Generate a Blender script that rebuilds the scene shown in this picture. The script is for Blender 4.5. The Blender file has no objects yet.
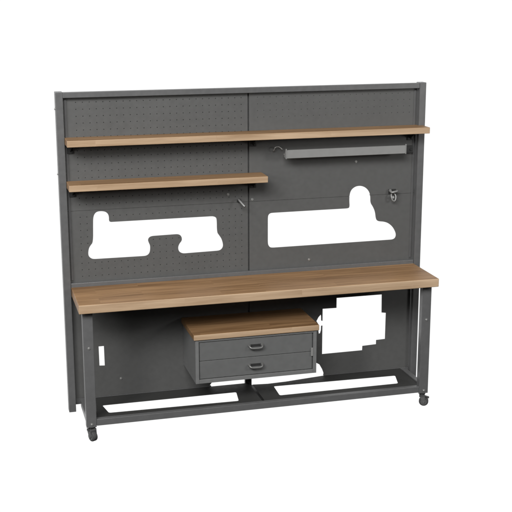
import bpy, bmesh, math, random
from mathutils import Vector, Matrix
from mathutils.geometry import delaunay_2d_cdt

random.seed(7)
S = bpy.context.scene
COL = S.collection

# ---------------------------------------------------------------- camera
cam_d = bpy.data.cameras.new('camera')
cam = bpy.data.objects.new('camera', cam_d)
COL.objects.link(cam)
R_ = Vector((0.965118864638047, -0.2618077315289158, -0.0015128884461963353))
U_ = Vector((0.0644277437571682, 0.23189542127144797, 0.9706047493329603))
F_ = Vector((0.2537609957304868, 0.9368464256776673, -0.2406743271328519))
M_ = Matrix((R_, U_, -F_)).transposed().to_4x4()
M_.translation = Vector((-0.48348710854070204, -5.612565645670796, 2.2897942026186127))
cam.matrix_world = M_
cam_d.sensor_width = 36
cam_d.lens = 77.7367
cam_d.clip_start = 0.05
cam_d.clip_end = 200
S.camera = cam

# ---------------------------------------------------------------- white studio surround
world = bpy.data.worlds.new('World')
S.world = world
world.use_nodes = True
wn = world.node_tree.nodes
wl = world.node_tree.links
bg = wn['Background']
bg.inputs['Strength'].default_value = 1.0
# a bright white cove behind and below the bench, a dimmer studio room on the camera's side
tc = wn.new('ShaderNodeTexCoord')
sep = wn.new('ShaderNodeSeparateXYZ')
mr = wn.new('ShaderNodeMapRange')
mr.interpolation_type = 'SMOOTHSTEP'
mr.inputs['From Min'].default_value = 0.42
mr.inputs['From Max'].default_value = 0.62
up = wn.new('ShaderNodeMapRange')
up.interpolation_type = 'SMOOTHSTEP'
up.inputs['From Min'].default_value = 0.05
up.inputs['From Max'].default_value = 0.45
up.inputs['To Min'].default_value = 0.03
up.inputs['To Max'].default_value = 0.25
mx = wn.new('ShaderNodeMix'); mx.data_type = 'FLOAT'
mx.inputs['B'].default_value = 1.04
wl.new(tc.outputs['Generated'], sep.inputs[0])
wl.new(sep.outputs['Y'], mr.inputs['Value'])
wl.new(sep.outputs['Z'], up.inputs['Value'])
wl.new(mr.outputs['Result'], mx.inputs['Factor'])
wl.new(up.outputs['Result'], mx.inputs['A'])
wl.new(mx.outputs['Result'], bg.inputs['Color'])

# ---------------------------------------------------------------- two studio softboxes
def softbox(name, pos, aim, size, watts, color):
    l = bpy.data.lights.new(name, 'AREA')
    l.shape = 'RECTANGLE'
    l.size, l.size_y = size
    l.energy = watts
    l.color = color
    o = bpy.data.objects.new(name, l)
    COL.objects.link(o)
    o.location = pos
    o.rotation_euler = (Vector(aim) - Vector(pos)).to_track_quat('-Z', 'Y').to_euler()
softbox('softbox_lamp', (-2.2, -5.7, 5.3), (1.0, 0, 0.9), (6.0, 2.0), 910, (1.0, 1.0, 1.0))
softbox('softbox_lamp', (-2.6, -3.2, 2.4), (1.0, 0, 0.9), (1.0, 0.9), 60, (1.0, 0.99, 0.97))
softbox('softbox_lamp', (4.4, -3.2, 2.2), (1.0, 0, 0.9), (0.9, 0.8), 60, (1.0, 0.99, 0.97))

S.view_settings.view_transform = 'Standard'
S.view_settings.look = 'None'
S.view_settings.exposure = 0
S.view_settings.gamma = 1

# ---------------------------------------------------------------- materials
def new_mat(name):
    m = bpy.data.materials.new(name)
    m.use_nodes = True
    nt = m.node_tree
    return m, nt, nt.nodes['Principled BSDF']

def paint(name, col, rough=0.5, spec=0.3, metallic=0.0, var=0.16, bump=0.06, fine=900):
    """powder-coated steel: faint orange-peel, cloudy handling marks in the gloss"""
    m, nt, b = new_mat(name)
    N, L = nt.nodes, nt.links
    tc = N.new('ShaderNodeTexCoord')
    n1 = N.new('ShaderNodeTexNoise'); n1.inputs['Scale'].default_value = 5.0; n1.inputs['Detail'].default_value = 6
    n2 = N.new('ShaderNodeTexNoise'); n2.inputs['Scale'].default_value = fine; n2.inputs['Detail'].default_value = 2
    n3 = N.new('ShaderNodeTexNoise'); n3.inputs['Scale'].default_value = 38; n3.inputs['Detail'].default_value = 5
    for n in (n1, n2, n3):
        L.new(tc.outputs['Object'], n.inputs['Vector'])
    mix = N.new('ShaderNodeMix'); mix.data_type = 'RGBA'
    mix.inputs['A'].default_value = tuple(c * (1 - var) for c in col) + (1,)
    mix.inputs['B'].default_value = tuple(c * (1 + var) for c in col) + (1,)
    add = N.new('ShaderNodeMath'); add.operation = 'MULTIPLY_ADD'
    add.inputs[1].default_value = 0.5
    L.new(n1.outputs['Fac'], add.inputs[0])
    h = N.new('ShaderNodeMath'); h.operation = 'MULTIPLY'; h.inputs[1].default_value = 0.5
    L.new(n3.outputs['Fac'], h.inputs[0]); L.new(h.outputs[0], add.inputs[2])
    L.new(add.outputs[0], mix.inputs['Factor'])
    L.new(mix.outputs['Result'], b.inputs['Base Color'])
    mr = N.new('ShaderNodeMapRange')
    mr.inputs['To Min'].default_value = rough - 0.12; mr.inputs['To Max'].default_value = rough + 0.12
    L.new(n3.outputs['Fac'], mr.inputs['Value']); L.new(mr.outputs['Result'], b.inputs['Roughness'])
    b.inputs['Specular IOR Level'].default_value = spec
    b.inputs['Metallic'].default_value = metallic
    bp = N.new('ShaderNodeBump'); bp.inputs['Strength'].default_value = bump; bp.inputs['Distance'].default_value = 0.0006
    L.new(n2.outputs['Fac'], bp.inputs['Height']); L.new(bp.outputs['Normal'], b.inputs['Normal'])
    return m

def oak(name, dark, light, off=(0, 0, 0), stave=0.085):
    """finger-jointed oak: staves of different tone, long grain streaks along x"""
    m, nt, b = new_mat(name)
    N, L = nt.nodes, nt.links
    tc = N.new('ShaderNodeTexCoord')
    mp = N.new('ShaderNodeMapping'); mp.inputs['Location'].default_value = off
    L.new(tc.outputs['Object'], mp.inputs['Vector'])
    # staves
    br = N.new('ShaderNodeTexBrick')
    br.offset = 0.37; br.offset_frequency = 2
    br.inputs['Color1'].default_value = (0.30, 0.30, 0.30, 1)
    br.inputs['Color2'].default_value = (0.70, 0.70, 0.70, 1)
    br.inputs['Mortar'].default_value = (0.42, 0.42, 0.42, 1)
    br.inputs['Scale'].default_value = 1
    br.inputs['Mortar Size'].default_value = 0.0006
    br.inputs['Bias'].default_value = 0.0
    br.inputs['Brick Width'].default_value = 0.62
    br.inputs['Row Height'].default_value = stave
    L.new(mp.outputs['Vector'], br.inputs['Vector'])
    # grain
    st = N.new('ShaderNodeMapping'); st.inputs['Scale'].default_value = (1.6, 26, 26)
    L.new(mp.outputs['Vector'], st.inputs['Vector'])
    sh = N.new('ShaderNodeVectorMath'); sh.operation = 'MULTIPLY_ADD'
    sh.inputs[1].default_value = (4, 4, 4)
    L.new(br.outputs['Color'], sh.inputs[0]); L.new(st.outputs['Vector'], sh.inputs[2])
    g = N.new('ShaderNodeTexNoise'); g.inputs['Scale'].default_value = 1.4; g.inputs['Detail'].default_value = 9
    g.inputs['Roughness'].default_value = 0.62; g.inputs['Distortion'].default_value = 0.35
    L.new(sh.outputs['Vector'], g.inputs['Vector'])
    st2 = N.new('ShaderNodeMapping'); st2.inputs['Scale'].default_value = (14, 420, 420)
    L.new(mp.outputs['Vector'], st2.inputs['Vector'])
    g2 = N.new('ShaderNodeTexNoise'); g2.inputs['Scale'].default_value = 1.0; g2.inputs['Detail'].default_value = 3
    L.new(st2.outputs['Vector'], g2.inputs['Vector'])
    big = N.new('ShaderNodeTexNoise'); big.inputs['Scale'].default_value = 2.2; big.inputs['Detail'].default_value = 2
    bs = N.new('ShaderNodeMapping'); bs.inputs['Scale'].default_value = (0.55, 4.5, 4.5)
    L.new(mp.outputs['Vector'], bs.inputs['Vector']); L.new(bs.outputs['Vector'], big.inputs['Vector'])
    def mad(a, k, c):
        n = N.new('ShaderNodeMath'); n.operation = 'MULTIPLY_ADD'; n.inputs[1].default_value = k
        L.new(a, n.inputs[0])
        if isinstance(c, float): n.inputs[2].default_value = c
        else: L.new(c, n.inputs[2])
        return n.outputs[0]
    bw = N.new('ShaderNodeRGBToBW'); L.new(br.outputs['Color'], bw.inputs[0])
    f = mad(bw.outputs[0], 0.05, -0.92)
    f = mad(g.outputs['Fac'], 1.55, f)
    f = mad(g2.outputs['Fac'], 0.18, f)
    f = mad(big.outputs['Fac'], 0.95, f)
    mix = N.new('ShaderNodeMix'); mix.data_type = 'RGBA'; mix.clamp_factor = True
    mix.inputs['A'].default_value = dark + (1,)
    mix.inputs['B'].default_value = light + (1,)
    L.new(f, mix.inputs['Factor'])
    L.new(mix.outputs['Result'], b.inputs['Base Color'])
    b.inputs['Roughness'].default_value = 0.5
    b.inputs['Specular IOR Level'].default_value = 0.25
    bp = N.new('ShaderNodeBump'); bp.inputs['Strength'].default_value = 0.25; bp.inputs['Distance'].default_value = 0.001
    L.new(g2.outputs['Fac'], bp.inputs['Height']); L.new(bp.outputs['Normal'], b.inputs['Normal'])
    return m

STEEL = paint('dark_grey_powder_coat', (0.081, 0.081, 0.0815), rough=0.36, spec=0.6)
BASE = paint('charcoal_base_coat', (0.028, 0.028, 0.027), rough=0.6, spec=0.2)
PANEL = paint('dark_grey_panel_coat', (0.068, 0.068, 0.0665), rough=0.52)
CFRAME = paint('drawer_frame_coat', (0.118, 0.119, 0.118), rough=0.4, spec=0.45)
CABIN = paint('mid_grey_drawer_coat', (0.091, 0.092, 0.091), rough=0.48)
BLACK = paint('black_steel', (0.018, 0.018, 0.018), rough=0.5, var=0.2)
RUBBER = paint('black_rubber', (0.045, 0.045, 0.045), rough=0.7, spec=0.2)
ALU = paint('brushed_aluminium', (0.19, 0.19, 0.185), rough=0.45, spec=0.5, metallic=0.15, var=0.06)
ZINC = paint('zinc_plate', (0.40, 0.40, 0.39), rough=0.42, spec=0.5, metallic=0.8, var=0.1)
DULL = paint('dull_zinc', (0.22, 0.22, 0.215), rough=0.5, spec=0.4, metallic=0.6, var=0.15)
NICKEL = paint('satin_nickel', (0.17, 0.17, 0.165), rough=0.46, metallic=0.6, var=0.05)
OAK = oak('oak_board', (0.118, 0.059, 0.023), (0.355, 0.212, 0.105))
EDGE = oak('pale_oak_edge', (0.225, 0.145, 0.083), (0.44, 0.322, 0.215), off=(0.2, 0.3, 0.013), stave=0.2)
OAK2 = oak('oak_shelf_board', (0.128, 0.066, 0.027), (0.328, 0.200, 0.103), off=(0.9, 0.31, 0.2), stave=0.07)
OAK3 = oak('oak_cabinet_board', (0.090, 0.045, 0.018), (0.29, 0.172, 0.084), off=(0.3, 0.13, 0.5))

# ---------------------------------------------------------------- mesh helpers
def box(bm, x0, x1, y0, y1, z0, z1, bev=0.0, seg=2):
    t = bmesh.new()
    vs = [t.verts.new((x, y, z)) for x in (x0, x1) for y in (y0, y1) for z in (z0, z1)]
    for f in ((0, 1, 3, 2), (4, 6, 7, 5), (0, 4, 5, 1), (2, 3, 7, 6), (0, 2, 6, 4), (1, 5, 7, 3)):
        t.faces.new([vs[i] for i in f])
    bmesh.ops.recalc_face_normals(t, faces=t.faces)
    if bev:
        bmesh.ops.bevel(t, geom=list(t.edges), offset=bev, segments=seg, affect='EDGES', profile=0.5)
    join(bm, t)

def join(bm, t):
    m = bpy.data.meshes.new('tmp')
    t.to_mesh(m); t.free()
    bm.from_mesh(m)
    bpy.data.meshes.remove(m)

def prism(bm, pts, axis, a0, a1, bev=0.0):
    """polygon pts in the plane normal to axis, extruded from a0 to a1"""
    t = bmesh.new()
    def P(u, v, a):
        return {0: (a, u, v), 1: (u, a, v), 2: (u, v, a)}[axis]
    lo = [t.verts.new(P(u, v, a0)) for u, v in pts]
    hi = [t.verts.new(P(u, v, a1)) for u, v in pts]
    n = len(pts)
    t.faces.new(lo); t.faces.new(hi[::-1])
    for i in range(n):
        t.faces.new((lo[i], hi[i], hi[(i + 1) % n], lo[(i + 1) % n]))
    bmesh.ops.recalc_face_normals(t, faces=t.faces)
    if bev:
        bmesh.ops.bevel(t, geom=list(t.edges), offset=bev, segments=2, affect='EDGES', profile=0.5)
    join(bm, t)

def cyl(bm, c, axis, r, h, seg=20, r2=None, bev=0.0):
    t = bmesh.new()
    bmesh.ops.create_cone(t, cap_ends=True, segments=seg, radius1=r, radius2=r if r2 is None else r2, depth=h)
    if bev:
        bmesh.ops.bevel(t, geom=[e for e in t.edges if len(e.link_faces) == 2 and e.calc_face_angle() > 0.9],
                        offset=bev, segments=2, affect='EDGES', profile=0.5)
    rot = Vector((0, 0, 1)).rotation_difference(Vector(axis)).to_matrix().to_4x4()
    bmesh.ops.transform(t, matrix=Matrix.Translation(c) @ rot, verts=t.verts)
    for f in t.faces:
        f.smooth = len(f.verts) == 4
    join(bm, t)

def tube(bm, pts, r, seg=12, sub=6):
    """round bar through points (Catmull-Rom), capped"""
    P = [Vector(p) for p in pts]
    path = []
    for i in range(len(P) - 1):
        a = P[max(i - 1, 0)]; b = P[i]; c = P[i + 1]; d = P[min(i + 2, len(P) - 1)]
        for k in range(sub):
            t = k / sub
            path.append(0.5 * ((2 * b) + (c - a) * t + (2 * a - 5 * b + 4 * c - d) * t * t + (3 * b - a - 3 * c + d) * t ** 3))
    path.append(P[-1])
    rings = []
    prev = None
    for i, p in enumerate(path):
        d = (path[min(i + 1, len(path) - 1)] - path[max(i - 1, 0)]).normalized()
        if prev is None:
            n = d.orthogonal().normalized()
        else:
            n = (prev - d * prev.dot(d)).normalized()
        prev = n
        b = d.cross(n)
        rings.append([bm.verts.new(p + r * (math.cos(q) * n + math.sin(q) * b)) for q in [2 * math.pi * j / seg for j in range(seg)]])
    for i in range(len(rings) - 1):
        for j in range(seg):
            f = bm.faces.new((rings[i][j], rings[i][(j + 1) % seg], rings[i + 1][(j + 1) % seg], rings[i + 1][j]))
            f.smooth = True
    bm.faces.new(rings[0][::-1]); bm.faces.new(rings[-1])

def dome_bolt(bm, c, axis, r=0.007):
    """button head bolt on a thin washer"""
    a = Vector(axis).normalized(); c = Vector(c)
    cyl(bm, c + a * 0.0008, a, r * 1.35, 0.0016, 20)
    cyl(bm, c + a * 0.0036, a, r, 0.004, 20, r2=r * 0.72)

def inside(pt, poly):
    x, y = pt
    r = False
    j = len(poly) - 1
    for i in range(len(poly)):
        xi, yi = poly[i]; xj, yj = poly[j]
        if (yi > y) != (yj > y) and x < (xj - xi) * (y - yi) / (yj - yi) + xi:
            r = not r
        j = i
    return r

def near(pt, poly, m):
    p = Vector(pt)
    for i in range(len(poly)):
        a = Vector(poly[i - 1]); b = Vector(poly[i])
        t = max(0, min(1, (p - a).dot(b - a) / max((b - a).length_squared, 1e-12)))
        if (a + t * (b - a) - p).length < m:
            return True
    return False

def obj(name, bm, mat, parent=None, label=None):
    base = parent
    off = Vector((0, 0, 0))
    if parent is not None:
        off = ROOT[parent.name]
    bmesh.ops.translate(bm, verts=bm.verts, vec=-off)
    me = bpy.data.meshes.new(name)
    bm.to_mesh(me); bm.free()
    me.materials.append(mat)
    o = bpy.data.objects.new(name, me)
    COL.objects.link(o)
    if parent is not None:
        o.parent = parent
        ROOT[o.name] = off
    if label:
        o['label'] = label
    return o

ROOT = {}
def thing(name, label, cat, loc, group=None):
    o = bpy.data.objects.new(name, None)
    o.empty_display_size = 0.1
    COL.objects.link(o)
    o.location = loc
    o['label'] = label; o['category'] = cat
    if group: o['group'] = group
    ROOT[o.name] = Vector(loc)
    return o

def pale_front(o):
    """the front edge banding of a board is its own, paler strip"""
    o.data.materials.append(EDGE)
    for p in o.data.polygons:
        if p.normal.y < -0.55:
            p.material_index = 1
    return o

B = bmesh.new
W, H, PW, PY = 2.0, 1.757, 0.0372, 0.030

# ================================================================ WORKBENCH
bench = thing('workbench', 'dark grey steel workbench with oak worktop, two wall shelves and cut-out pegboard back', 'workbench', (1.0, -0.15, 0.0))

# --- posts
def post(x0, x1, outer):
    bm = B()
    box(bm, x0, x1, 0.0, 0.052, 0.053, H, 0.0025)
    o = obj('post', bm, STEEL, bench)
    sx = -1 if outer < 1 else 1
    for z in (1.671, 1.340):
        bm = B(); dome_bolt(bm, (outer, 0.03, z), (sx, 0, 0), 0.005)
        obj('bolt', bm, ZINC, o)
    return o
post(0.0, PW, 0.0)
post(W - PW, W, W)

# --- top rail, rail behind the worktop
bm = B(); box(bm, PW + 0.0005, W - PW - 0.0005, 0.002, 0.0285, 1.7265, H - 0.002, 0.002); obj('top_rail', bm, STEEL, bench)
bm = B(); box(bm, PW + 0.0005, W - PW - 0.0005, 0.006, 0.026, 0.690, 0.7635, 0.002); obj('backsplash_rail', bm, STEEL, bench)

# --- upright behind the seam between the two columns of panels
bm = B(); box(bm, 0.985, 1.023, 0.046, 0.062, 0.085, 1.725, 0.001); obj('divider_post', bm, STEEL, bench)

# --- perforated panels
PX0, PXD0, PXD1, PX1 = 0.0405, 0.9998, 1.0082, 1.9595
CUT = {
'UL': [(0.168, 1.064), (0.17, 1.106), (0.18, 1.127), (0.197, 1.136), (0.229, 1.134), (0.245, 1.123), (0.252, 1.106), (0.251, 1.075), (0.806, 1.075), (0.822, 1.069), (0.828, 1.057), (0.828, 0.986), (0.839, 0.97), (0.853, 0.949), (0.861, 0.92), (0.86, 0.903), (0.851, 0.89), (0.837, 0.884), (0.641, 0.881), (0.624, 0.889), (0.616, 0.902), (0.615, 0.919), (0.622, 0.936), (0.636, 0.952), (0.636, 0.969), (0.628, 0.983), (0.613, 0.989), (0.475, 0.987), (0.46, 0.981), (0.453, 0.968), (0.457, 0.953), (0.465, 0.935), (0.463, 0.903), (0.454, 0.888), (0.439, 0.881), (0.166, 0.882), (0.152, 0.886), (0.139, 0.899), (0.137, 0.916), (0.141, 0.941), (0.151, 0.957), (0.165, 0.973)],
'UR': [(1.112, 1.047), (1.114, 1.064), (1.125, 1.074), (1.142, 1.075), (1.572, 1.076), (1.581, 1.083), (1.578, 1.12), (1.579, 1.153), (1.587, 1.177), (1.604, 1.192), (1.624, 1.199), (1.65, 1.198), (1.676, 1.185), (1.694, 1.163), (1.701, 1.138), (1.702, 1.1), (1.717, 1.079), (1.731, 1.049), (1.736, 1.012), (1.743, 0.998), (1.757, 0.992), (1.785, 0.989), (1.812, 0.979), (1.839, 0.956), (1.857, 0.924), (1.86, 0.904), (1.853, 0.889), (1.838, 0.883), (1.142, 0.881), (1.125, 0.883), (1.114, 0.897), (1.112, 0.914)],
'LR': [(1.432, 0.509), (1.514, 0.508), (1.514, 0.566), (1.784, 0.566), (1.786, 0.459), (1.812, 0.455), (1.811, 0.299), (1.757, 0.297), (1.757, 0.272), (1.674, 0.269), (1.673, 0.243), (1.432, 0.242), (1.432, 0.411), (1.424, 0.411), (1.423, 0.384), (1.418, 0.367), (1.411, 0.365), (1.409, 0.38), (1.411, 0.416), (1.396, 0.44), (1.408, 0.462), (1.421, 0.476), (1.423, 0.467), (1.424, 0.441), (1.432, 0.438)],
'LL': [(0.173, 0.4), (0.201, 0.4), (0.202, 0.29), (0.174, 0.292)],
'SL': [(0.779, 0.120), (0.791, 0.135), (0.814, 0.159), (0.984, 0.154), (0.984, 0.112), (0.79, 0.112)],
'SR': [(1.016, 0.134), (1.016, 0.112), (1.443, 0.112), (1.441, 0.131), (1.433, 0.152), (1.417, 0.181), (1.399, 0.192), (1.361, 0.177), (1.242, 0.171), (1.016, 0.163)],
}
def smooth(poly, n=2, keep=0.10):
    """corner cutting that leaves long straight runs alone"""
    for _ in range(n):
        out = []
        for i in range(len(poly)):
            a = Vector(poly[i]); b = Vector(poly[(i + 1) % len(poly)])
            if (b - a).length > keep:
                k = min(0.25, 0.006 / (b - a).length)
            else:
                k = 0.25
            out.append(tuple(a.lerp(b, k))); out.append(tuple(a.lerp(b, 1 - k)))
        poly = out
    return poly
for k in ('UL', 'UR'):
    CUT[k] = smooth(CUT[k])

def clip(poly, z, above):
    out = []
    for i in range(len(poly)):
        a, b = poly[i - 1], poly[i]
        ia, ib = (a[1] > z) == above, (b[1] > z) == above
        if ia != ib:
            t = (z - a[1]) / (b[1] - a[1])
            out.append((a[0] + t * (b[0] - a[0]), z))
        if ib:
            out.append(b)
    return out
SEAM = 1.1435
CUT['UK'] = clip(CUT['UR'], SEAM, True)
CUT['UR'] = clip(CUT['UR'], SEAM, False)

def panel(name, x0, x1, z0, z1, cuts=(), holes=(), label=None, mat=None, HR=0.0026):
    """folded sheet: front skin with real holes and cut-outs, rims 1.5 mm, blind cups behind the peg holes, folded edges"""
    T, CUP, FOLD = 0.0015, 0.005, 0.014
    loops = [[(x0, z0), (x1, z0), (x1, z1), (x0, z1)]]
    loops += [CUT[c] for c in cuts]
    good = []
    for (hx, hz) in holes:
        if not (x0 + 0.012 < hx < x1 - 0.012 and z0 + 0.012 < hz < z1 - 0.012):
            continue
        if any(inside((hx, hz), CUT[c]) or near((hx, hz), CUT[c], 0.011) for c in cuts):
            continue
        good.append((hx, hz))
    nb = len(loops)
    for hx, hz in good:
        loops.append([(hx + HR * math.cos(2 * math.pi * k / 10), hz + HR * math.sin(2 * math.pi * k / 10)) for k in range(10)])
    vs, es = [], []
    for lp in loops:
        s = len(vs)
        vs += [Vector(p) for p in lp]
        es += [(s + i, s + (i + 1) % len(lp)) for i in range(len(lp))]
    # a coarse scatter of inner points keeps the triangles well shaped
    ov, oe, of, _, _, _ = delaunay_2d_cdt(vs, es, [], 0, 1e-6)
    cell = {}
    for hx, hz in good:
        cell.setdefault((round(hx / 0.03), round(hz / 0.03)), []).append((hx, hz))
    bm = bmesh.new()
    V = [bm.verts.new((p[0], PY, p[1])) for p in ov]
    for f in of:
        cx = sum(ov[i][0] for i in f) / len(f); cz = sum(ov[i][1] for i in f) / len(f)
        if not (x0 < cx < x1 and z0 < cz < z1):
            continue
        if any(inside((cx, cz), CUT[c]) for c in cuts):
            continue
        kx, kz = round(cx / 0.03), round(cz / 0.03)
        hit = False
        for ax in (-1, 0, 1):
            for az in (-1, 0, 1):
                for hx, hz in cell.get((kx + ax, kz + az), ()):
                    if (cx - hx) ** 2 + (cz - hz) ** 2 < (HR * 0.93) ** 2:
                        hit = True
        if hit:
            continue
        bm.faces.new([V[i] for i in f])
    bmesh.ops.delete(bm, geom=[v for v in bm.verts if not v.link_faces], context='VERTS')
    bmesh.ops.recalc_face_normals(bm, faces=bm.faces)
    if bm.faces[:] and sum(f.normal.y * f.calc_area() for f in bm.faces) > 0:
        bmesh.ops.reverse_faces(bm, faces=bm.faces)
    def wall(p, q, d):
        v = [bm.verts.new(c) for c in ((p[0], PY, p[1]), (q[0], PY, q[1]), (q[0], PY + d, q[1]), (p[0], PY + d, p[1]))]
        bm.faces.new(v)
    for i, lp in enumerate(loops):
        n = len(lp)
        for k in range(n):
            p, q = Vector(lp[k]), Vector(lp[(k + 1) % n])
            if i == 0:                                      # folded edge, interrupted where a cut-out runs through it
                st = max(1, int((q - p).length / 0.004))
                run = None
                c = (Vector(((x0 + x1) / 2, (z0 + z1) / 2)))
                for j in range(st + 1):
                    m = p.lerp(q, min(1, (j + 0.5) / st)); m = m + (c - m) * 0.003
                    free = j < st and not any(inside(m, CUT[cc]) for cc in cuts)
                    if free and run is None: run = j
                    if not free and run is not None:
                        wall(p.lerp(q, run / st), p.lerp(q, j / st), FOLD); run = None
            elif i < nb:
                m = (p + q) / 2
                if x0 < m.x < x1 and z0 < m.y < z1:
                    wall(p, q, T)
            else:
                wall(p, q, CUP)
        if i >= nb:
            bm.faces.new([bm.verts.new((p[0], PY + CUP, p[1])) for p in lp])
    bmesh.ops.remove_doubles(bm, verts=bm.verts, dist=1e-5)
    return obj(name, bm, mat or PANEL, bench, label)

def grid(x0, x1, z_top, z_bot, px=0.0345, pz=0.0351):
    out = []
    z = z_top
    while z > z_bot:
        x = x0
        while x < x1:
            out.append((x, z)); x += px
        z -= pz
    return out

gl = grid(0.103, 0.985, 1.7005, SEAM)
# right upper panel: finer perforation, only above the shelf
gr = grid(1.0545, 1.935, 1.7005, 1.565)
p_ul = panel('pegboard_panel', PX0, PXD0, SEAM + 0.0007, 1.7500, (), gl)
p_ur = panel('pegboard_panel', PXD1, PX1, SEAM + 0.0007, 1.7500, ('UK',), gr, 'panel with fine peg holes above the shelf and smooth steel below', None, 0.0019)
p_ll = panel('pegboard_panel', PX0, PXD0, 0.700, SEAM - 0.0007, ('UL',), grid(0.103, 0.985, 1.1085, 0.775), 'perforated panel with a bench-shaped cut-out')
p_lr = panel('pegboard_panel', PXD1, PX1, 0.700, SEAM - 0.0007, ('UR',), (), 'smooth panel with a long cut-out that has a rounded knob')
p_bl = panel('back_panel', PX0, PXD0, 0.1165, 0.688, ('LL', 'SL'), (), 'panel below the worktop with one small upright slot')
p_br = panel('back_panel', PXD1, PX1, 0.1165, 0.688, ('LR', 'SR'), (), 'panel below the worktop with a large stepped cut-out')

# narrow edge strips riveted beside the posts
for x0, x1 in ((PX0 + 0.004, PX0 + 0.015), (PX1 - 0.017, PX1 - 0.006)):
    bm = B(); box(bm, x0, x1, PY - 0.0035, PY - 0.0003, 0.775, 1.716, 0.0008); obj('edge_strip', bm, STEEL, bench)

# seam backing bar (a dark bar shows through the hairline joint)
for x0, x1 in ((PX0, 0.160), (0.262, 0.9845), (1.0235, 1.567), (1.712, PX1)):
    bm = B(); box(bm, x0, x1, 0.047, 0.058, SEAM - 0.02, SEAM + 0.02)
    obj('backing_bar', bm, STEEL, bench)

# screws in the panels
for p, pts in ((p_bl, [(0.287, 0.208)]), (p_lr, [(1.348, 0.800)]), (p_ur, [(1.612, 1.335), (1.018, 1.1545)]), (p_ul, [(0.891, 1.189)])):
    for x, z in pts:
        bm = B(); dome_bolt(bm, (x + (0.006 if x < 1.02 and x > 1 else 0), PY, z), (0, -1, 0), 0.0055)
        obj('screw', bm, ZINC, p)

# --- worktop
bm = B(); box(bm, 0.0385, 1.9615, -0.3439, 0.0045, 0.6977, 0.7435, 0.004, 3)
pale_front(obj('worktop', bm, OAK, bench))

# --- wall shelves with brackets
def shelf(x0, x1, xin, yf, zt, th, brackets):
    bm = B()
    prism(bm, [(x0, yf), (x1, yf), (x1, -0.003), (xin, -0.003), (xin, 0.027), (x0, 0.027)], 2, zt - th, zt, 0.0025)
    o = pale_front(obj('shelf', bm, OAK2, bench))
    zb = zt - th
    for bx in brackets:
        bm = B()
        box(bm, bx - 0.016, bx + 0.016, 0.0235, 0.0265, zb - 0.050, zb - 0.0005, 0.001)
        box(bm, bx - 0.016, bx + 0.016, yf + 0.03, 0.0232, zb - 0.0035, zb - 0.0005, 0.001)
        prism(bm, [(0.0232, zb - 0.004), (yf + 0.060, zb - 0.004), (yf + 0.060, zb - 0.008), (0.0232, zb - 0.040)], 0, bx - 0.0015, bx + 0.0015)
        dome_bolt(bm, (bx + 0.008, 0.0235, zb - 0.040), (0, -1, 0), 0.0055)
        obj('bracket', bm, BLACK, o)
    return o
shelf(0.0385, 1.985, 1.9605, -0.103, 1.5255, 0.0335, (0.066, 1.028, 1.925))
shelf(0.0385, 1.073, 1.073, -0.112, 1.3015, 0.0330, (0.068, 1.028))

# --- front legs
LX0, LX1, LW, LY = 0.0586, 1.9419, 0.0521, -0.2973
def leg(x0):
    bm = B()
    box(bm, x0, x0 + LW, LY, LY + 0.040, 0.077, 0.6972, 0.0025)
    o = obj('leg', bm, STEEL, bench)
    for z in (0.503, 0.094):
        bm = B(); dome_bolt(bm, (x0 + LW * 0.52, LY, z), (0, -1, 0), 0.0058)
        obj('bolt', bm, ZINC, o)
leg(LX0); leg(LX1 - LW)

# --- base frame: front, side and rear rails
ZR0, ZR1 = 0.0831, 0.1186
bm = B(); box(bm, LX0 + LW + 0.0005, LX1 - LW - 0.0005, LY + 0.002, LY + 0.030, ZR0, ZR1, 0.002); obj('base_rail', bm, STEEL, bench)
for x0 in (LX0 + 0.004, LX1 - 0.032):
    bm = B(); box(bm, x0, x0 + 0.028, LY + 0.0405, -0.0005, ZR0, ZR1, 0.002); obj('base_rail', bm, STEEL, bench)
for x0, x1 in ((PW + 0.001, 0.787), (1.4445, W - PW - 0.001)):
    bm = B(); box(bm, x0, x1, 0.031, 0.0445, ZR0, ZR1 - 0.004, 0.001); obj('base_rail', bm, STEEL, bench)
# beam under the joint of the two base plates
bm = B(); box(bm, 0.978, 1.040, LY + 0.0305, 0.0450, ZR0 + 0.002, ZR0 + 0.010, 0.001); obj('base_beam', bm, BLACK, bench)

# --- base plates with a long opening each
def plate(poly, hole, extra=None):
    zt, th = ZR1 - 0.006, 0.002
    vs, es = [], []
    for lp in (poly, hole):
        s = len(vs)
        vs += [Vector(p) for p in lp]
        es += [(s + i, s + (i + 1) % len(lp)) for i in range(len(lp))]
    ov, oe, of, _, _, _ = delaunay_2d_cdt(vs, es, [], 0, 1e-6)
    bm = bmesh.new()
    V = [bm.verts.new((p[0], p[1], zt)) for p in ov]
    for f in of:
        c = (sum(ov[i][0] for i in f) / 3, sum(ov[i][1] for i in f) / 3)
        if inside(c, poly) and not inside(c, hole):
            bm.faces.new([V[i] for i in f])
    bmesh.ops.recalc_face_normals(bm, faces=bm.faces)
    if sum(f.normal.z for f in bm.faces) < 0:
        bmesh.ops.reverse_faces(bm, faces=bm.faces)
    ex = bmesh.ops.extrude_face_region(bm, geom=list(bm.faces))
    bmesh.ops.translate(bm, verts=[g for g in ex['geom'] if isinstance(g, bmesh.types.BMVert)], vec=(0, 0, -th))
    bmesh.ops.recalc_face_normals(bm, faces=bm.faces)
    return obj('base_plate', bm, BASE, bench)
YF = LY + 0.0305
def round_poly(pts, r=0.012):
    out = []
    for i in range(len(pts)):
        a = Vector(pts[i - 1]); b = Vector(pts[i]); c = Vector(pts[(i + 1) % len(pts)])
        p = b + (a - b).normalized() * r; q = b + (c - b).normalized() * r
        for k in range(5):
            t = k / 4
            out.append(tuple((1 - t) ** 2 * p + 2 * t * (1 - t) * b + t * t * q))
    return out
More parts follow.
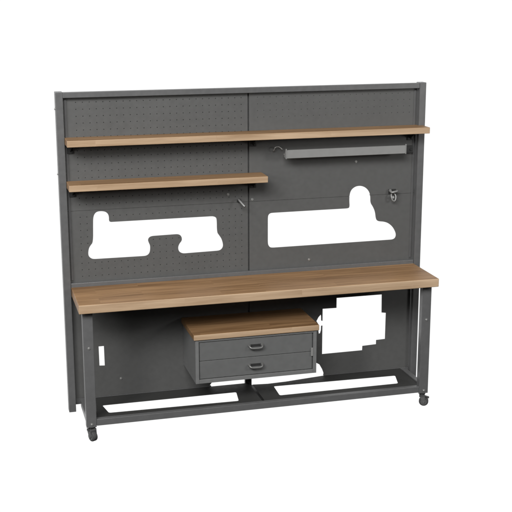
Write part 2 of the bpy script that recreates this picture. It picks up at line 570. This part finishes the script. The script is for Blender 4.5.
plate([(LX0 + 0.0325, YF), (1.0005, YF), (1.0005, 0.0285), (LX0 + 0.0325, 0.0285)],
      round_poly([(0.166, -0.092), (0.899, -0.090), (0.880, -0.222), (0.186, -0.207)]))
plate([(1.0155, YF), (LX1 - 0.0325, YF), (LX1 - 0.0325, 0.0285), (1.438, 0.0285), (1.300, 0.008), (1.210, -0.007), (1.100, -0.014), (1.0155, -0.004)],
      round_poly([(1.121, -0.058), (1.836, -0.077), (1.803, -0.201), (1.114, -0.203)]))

# --- casters
def caster(x, y, turn, brake):
    loc = Vector((x, y, 0))
    rot = Matrix.Translation(loc) @ Matrix.Rotation(turn, 4, 'Z')
    def fin(bm, name, mat, parent):
        bmesh.ops.transform(bm, matrix=rot, verts=bm.verts)
        return obj(name, bm, mat, parent)
    bm = B()
    box(bm, -0.019, 0.019, -0.017, 0.017, 0.0725, 0.0768, 0.001)
    cyl(bm, (0, 0, 0.068), (0, 0, 1), 0.015, 0.010, 20)
    o = fin(bm, 'caster', BLACK, bench)
    bm = B()
    for s in (-1, 1):
        prism(bm, [(-0.014, 0.066), (0.016, 0.066), (0.020, 0.026), (0.012, 0.018), (0.004, 0.022)], 1, s * 0.0182 - 0.0013, s * 0.0182 + 0.0013)
    box(bm, -0.014, 0.016, -0.0195, 0.0195, 0.0540, 0.0660, 0.0008)
    fin(bm, 'fork', STEEL, o)
    bm = B()
    cyl(bm, (0.011, 0, 0.0262), (0, 1, 0), 0.0262, 0.027, 32, bev=0.005)
    fin(bm, 'wheel', RUBBER, o)
    bm = B()
    for s in (-1, 1):
        cyl(bm, (0.011, s * 0.0138, 0.0262), (0, 1, 0), 0.0165, 0.0016, 24)
        cyl(bm, (0.011, s * 0.0205, 0.0262), (0, 1, 0), 0.0055, 0.0022, 14)
    fin(bm, 'hub', CABIN, o)
    if brake:
        bm = B()
        prism(bm, [(0.012, 0.058), (0.040, 0.051), (0.041, 0.046), (0.012, 0.050)], 1, -0.011, 0.011, 0.001)
        fin(bm, 'brake_pedal', BLACK, o)
caster(0.0846, -0.277, math.radians(-62), False)
caster(1.9150, -0.277, math.radians(-25), True)

# ================================================================ DRAWER CABINET under the worktop
cab = thing('drawer_cabinet', 'grey two-drawer steel cabinet with an oak top, fixed below the worktop', 'drawer cabinet', (0.96, -0.14, 0.255))
CX0, CX1, CY0, CY1, CZ0, CZ1 = 0.633, 1.292, -0.290, 0.0285, 0.2555, 0.4945
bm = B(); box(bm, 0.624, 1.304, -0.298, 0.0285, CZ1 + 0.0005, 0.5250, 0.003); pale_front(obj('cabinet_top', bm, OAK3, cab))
bm = B()
fw = 0.0185
box(bm, CX0, CX0 + fw, CY0, CY1, CZ0, CZ1, 0.0012)
box(bm, CX1 - fw, CX1, CY0, CY1, CZ0, CZ1, 0.0012)
box(bm, CX0 + fw + 0.0003, CX1 - fw - 0.0003, CY0 + 0.0008, CY1, CZ0, CZ0 + 0.0205, 0.0012)
box(bm, CX0 + fw + 0.0003, CX1 - fw - 0.0003, CY0 + 0.0008, CY1, CZ1 - 0.012, CZ1, 0.0012)
box(bm, CX0 + fw + 0.0003, CX1 - fw - 0.0003, CY1 - 0.003, CY1 - 0.0005, CZ0 + 0.021, CZ1 - 0.0125)
obj('body', bm, CFRAME, cab)
SPL = 0.376
for z0, z1, hz in ((SPL + 0.0012, CZ1 - 0.0145, 0.4345), (CZ0 + 0.0235, SPL - 0.0012, 0.3275)):
    bm = B()
    xa, xb = CX0 + fw + 0.0035, CX1 - fw - 0.0035
    box(bm, xa, xb, CY0 + 0.0075, CY0 + 0.022, z0, z1, 0.0015)
    box(bm, xa + 0.01, xb - 0.01, CY0 + 0.0223, CY1 - 0.01, z0 + 0.006, z1 - 0.02)
    dr = obj('drawer', bm, CABIN, cab)
    yb = CY0 + 0.0075
    hx, hw = 0.9575, 0.036
    bm = B()
    tube(bm, [(hx - hw, yb, hz + 0.004), (hx - hw, yb - 0.010, hz + 0.003), (hx - hw + 0.006, yb - 0.019, hz - 0.003), (hx - 0.018, yb - 0.021, hz - 0.0065),
              (hx + 0.018, yb - 0.021, hz - 0.0065), (hx + hw - 0.006, yb - 0.019, hz - 0.003), (hx + hw, yb - 0.010, hz + 0.003), (hx + hw, yb, hz + 0.004)], 0.0049)
    for s in (-1, 1):
        cyl(bm, (hx + s * hw, yb - 0.0012, hz + 0.004), (0, -1, 0), 0.0085, 0.0024, 18)
    hd = obj('handle', bm, NICKEL, dr)
    bm = B(); box(bm, hx - hw - 0.001, hx + hw + 0.001, yb - 0.0014, yb - 0.0003, hz - 0.004, hz + 0.0105, 0.0005)
    obj('handle_shadow', bm, BLACK, dr)  # thin black plate added as the dark shadow behind the handle
bm = B(); box(bm, 1.2615, 1.2725, CY0 - 0.0005, CY0 + 0.0045, 0.352, 0.398, 0.001); obj('latch', bm, ALU, cab)

# ================================================================ RAIL under the upper shelf
rail = thing('tool_rail', 'long narrow silver metal rail hanging below the right half of the upper shelf', 'tool rail', (1.52, -0.03, 1.39))
ry, rz = -0.060, 1.427
bm = B()
sec = [(ry, rz), (ry - 0.002, rz - 0.002), (ry - 0.002, rz - 0.043), (ry, rz - 0.045), (ry + 0.062, rz - 0.030), (ry + 0.062, rz - 0.027), (ry + 0.002, rz - 0.041), (ry + 0.002, rz - 0.0005)]
prism(bm, sec, 0, 1.190, 1.862)
box(bm, 1.190, 1.862, ry + 0.0026, ry + 0.014, rz - 0.003, rz - 0.0008)
obj('channel', bm, ALU, rail)
for s, x in ((-1, 1.184), (1, 1.8625)):
    bm = B()
    prism(bm, [(ry - 0.004, rz + 0.007), (ry + 0.004, rz + 0.007), (ry + 0.009, rz - 0.004), (ry + 0.030, rz - 0.034), (ry + 0.030, rz - 0.040), (ry - 0.004, rz - 0.047)], 0, x, x + 0.005, 0.001)
    obj('end_cap', bm, ALU, rail)
bm = B()
tube(bm, [(1.184, 0.005, rz - 0.005), (1.165, 0.003, rz + 0.010), (1.146, 0.004, rz + 0.008), (1.139, 0.012, rz - 0.010), (1.139, 0.029, rz - 0.014)], 0.0026)
obj('hook', bm, ZINC, rail)
bm = B()
box(bm, 1.8685, 1.938, 0.012, 0.0262, 1.372, 1.412, 0.001)
dome_bolt(bm, (1.925, 0.012, 1.392), (0, -1, 0), 0.0065)
obj('bracket', bm, BLACK, rail)

# ================================================================ PEG HOOKS
hk = thing('peg_hook', 'small slanted zinc peg hook beside the panel joint below the lower shelf', 'hook', (0.951, 0.0, 1.150))
bm = B()
cyl(bm, (0.951, PY - 0.002, 1.152), (0, 1, 0), 0.012, 0.0036, 20)
obj('base', bm, BLACK, hk)
bm = B()
tube(bm, [(0.948, PY - 0.004, 1.157), (0.945, 0.006, 1.160), (0.957, -0.018, 1.143), (0.968, -0.032, 1.130)], 0.0060, 12)
obj('prong', bm, DULL, hk)

tc_ = thing('tool_clip', 'small metal tool clip with a drop loop on the right panel above the cut-out', 'tool clip', (1.826, 0.0, 1.14))
bm = B()
box(bm, 1.806, 1.850, PY - 0.0038, PY - 0.0003, 1.143, 1.172, 0.001)
obj('base', bm, BLACK, tc_)
bm = B()
tube(bm, [(1.812, 0.024, 1.166), (1.818, 0.006, 1.158), (1.830, 0.000, 1.160), (1.850, 0.004, 1.164)], 0.0068, 12)
cyl(bm, (1.813, 0.018, 1.168), (0, -1, 0), 0.006, 0.014, 14)
obj('jaw', bm, DULL, tc_)
bm = B()
tube(bm, [(1.818, 0.012, 1.148), (1.815, 0.004, 1.134), (1.820, 0.000, 1.116), (1.830, -0.001, 1.109), (1.839, 0.001, 1.117), (1.842, 0.006, 1.136), (1.836, 0.014, 1.150)], 0.0042, 10)
cyl(bm, (1.826, 0.010, 1.128), (0, -1, 0.35), 0.0065, 0.012, 14)
obj('loop', bm, DULL, tc_)
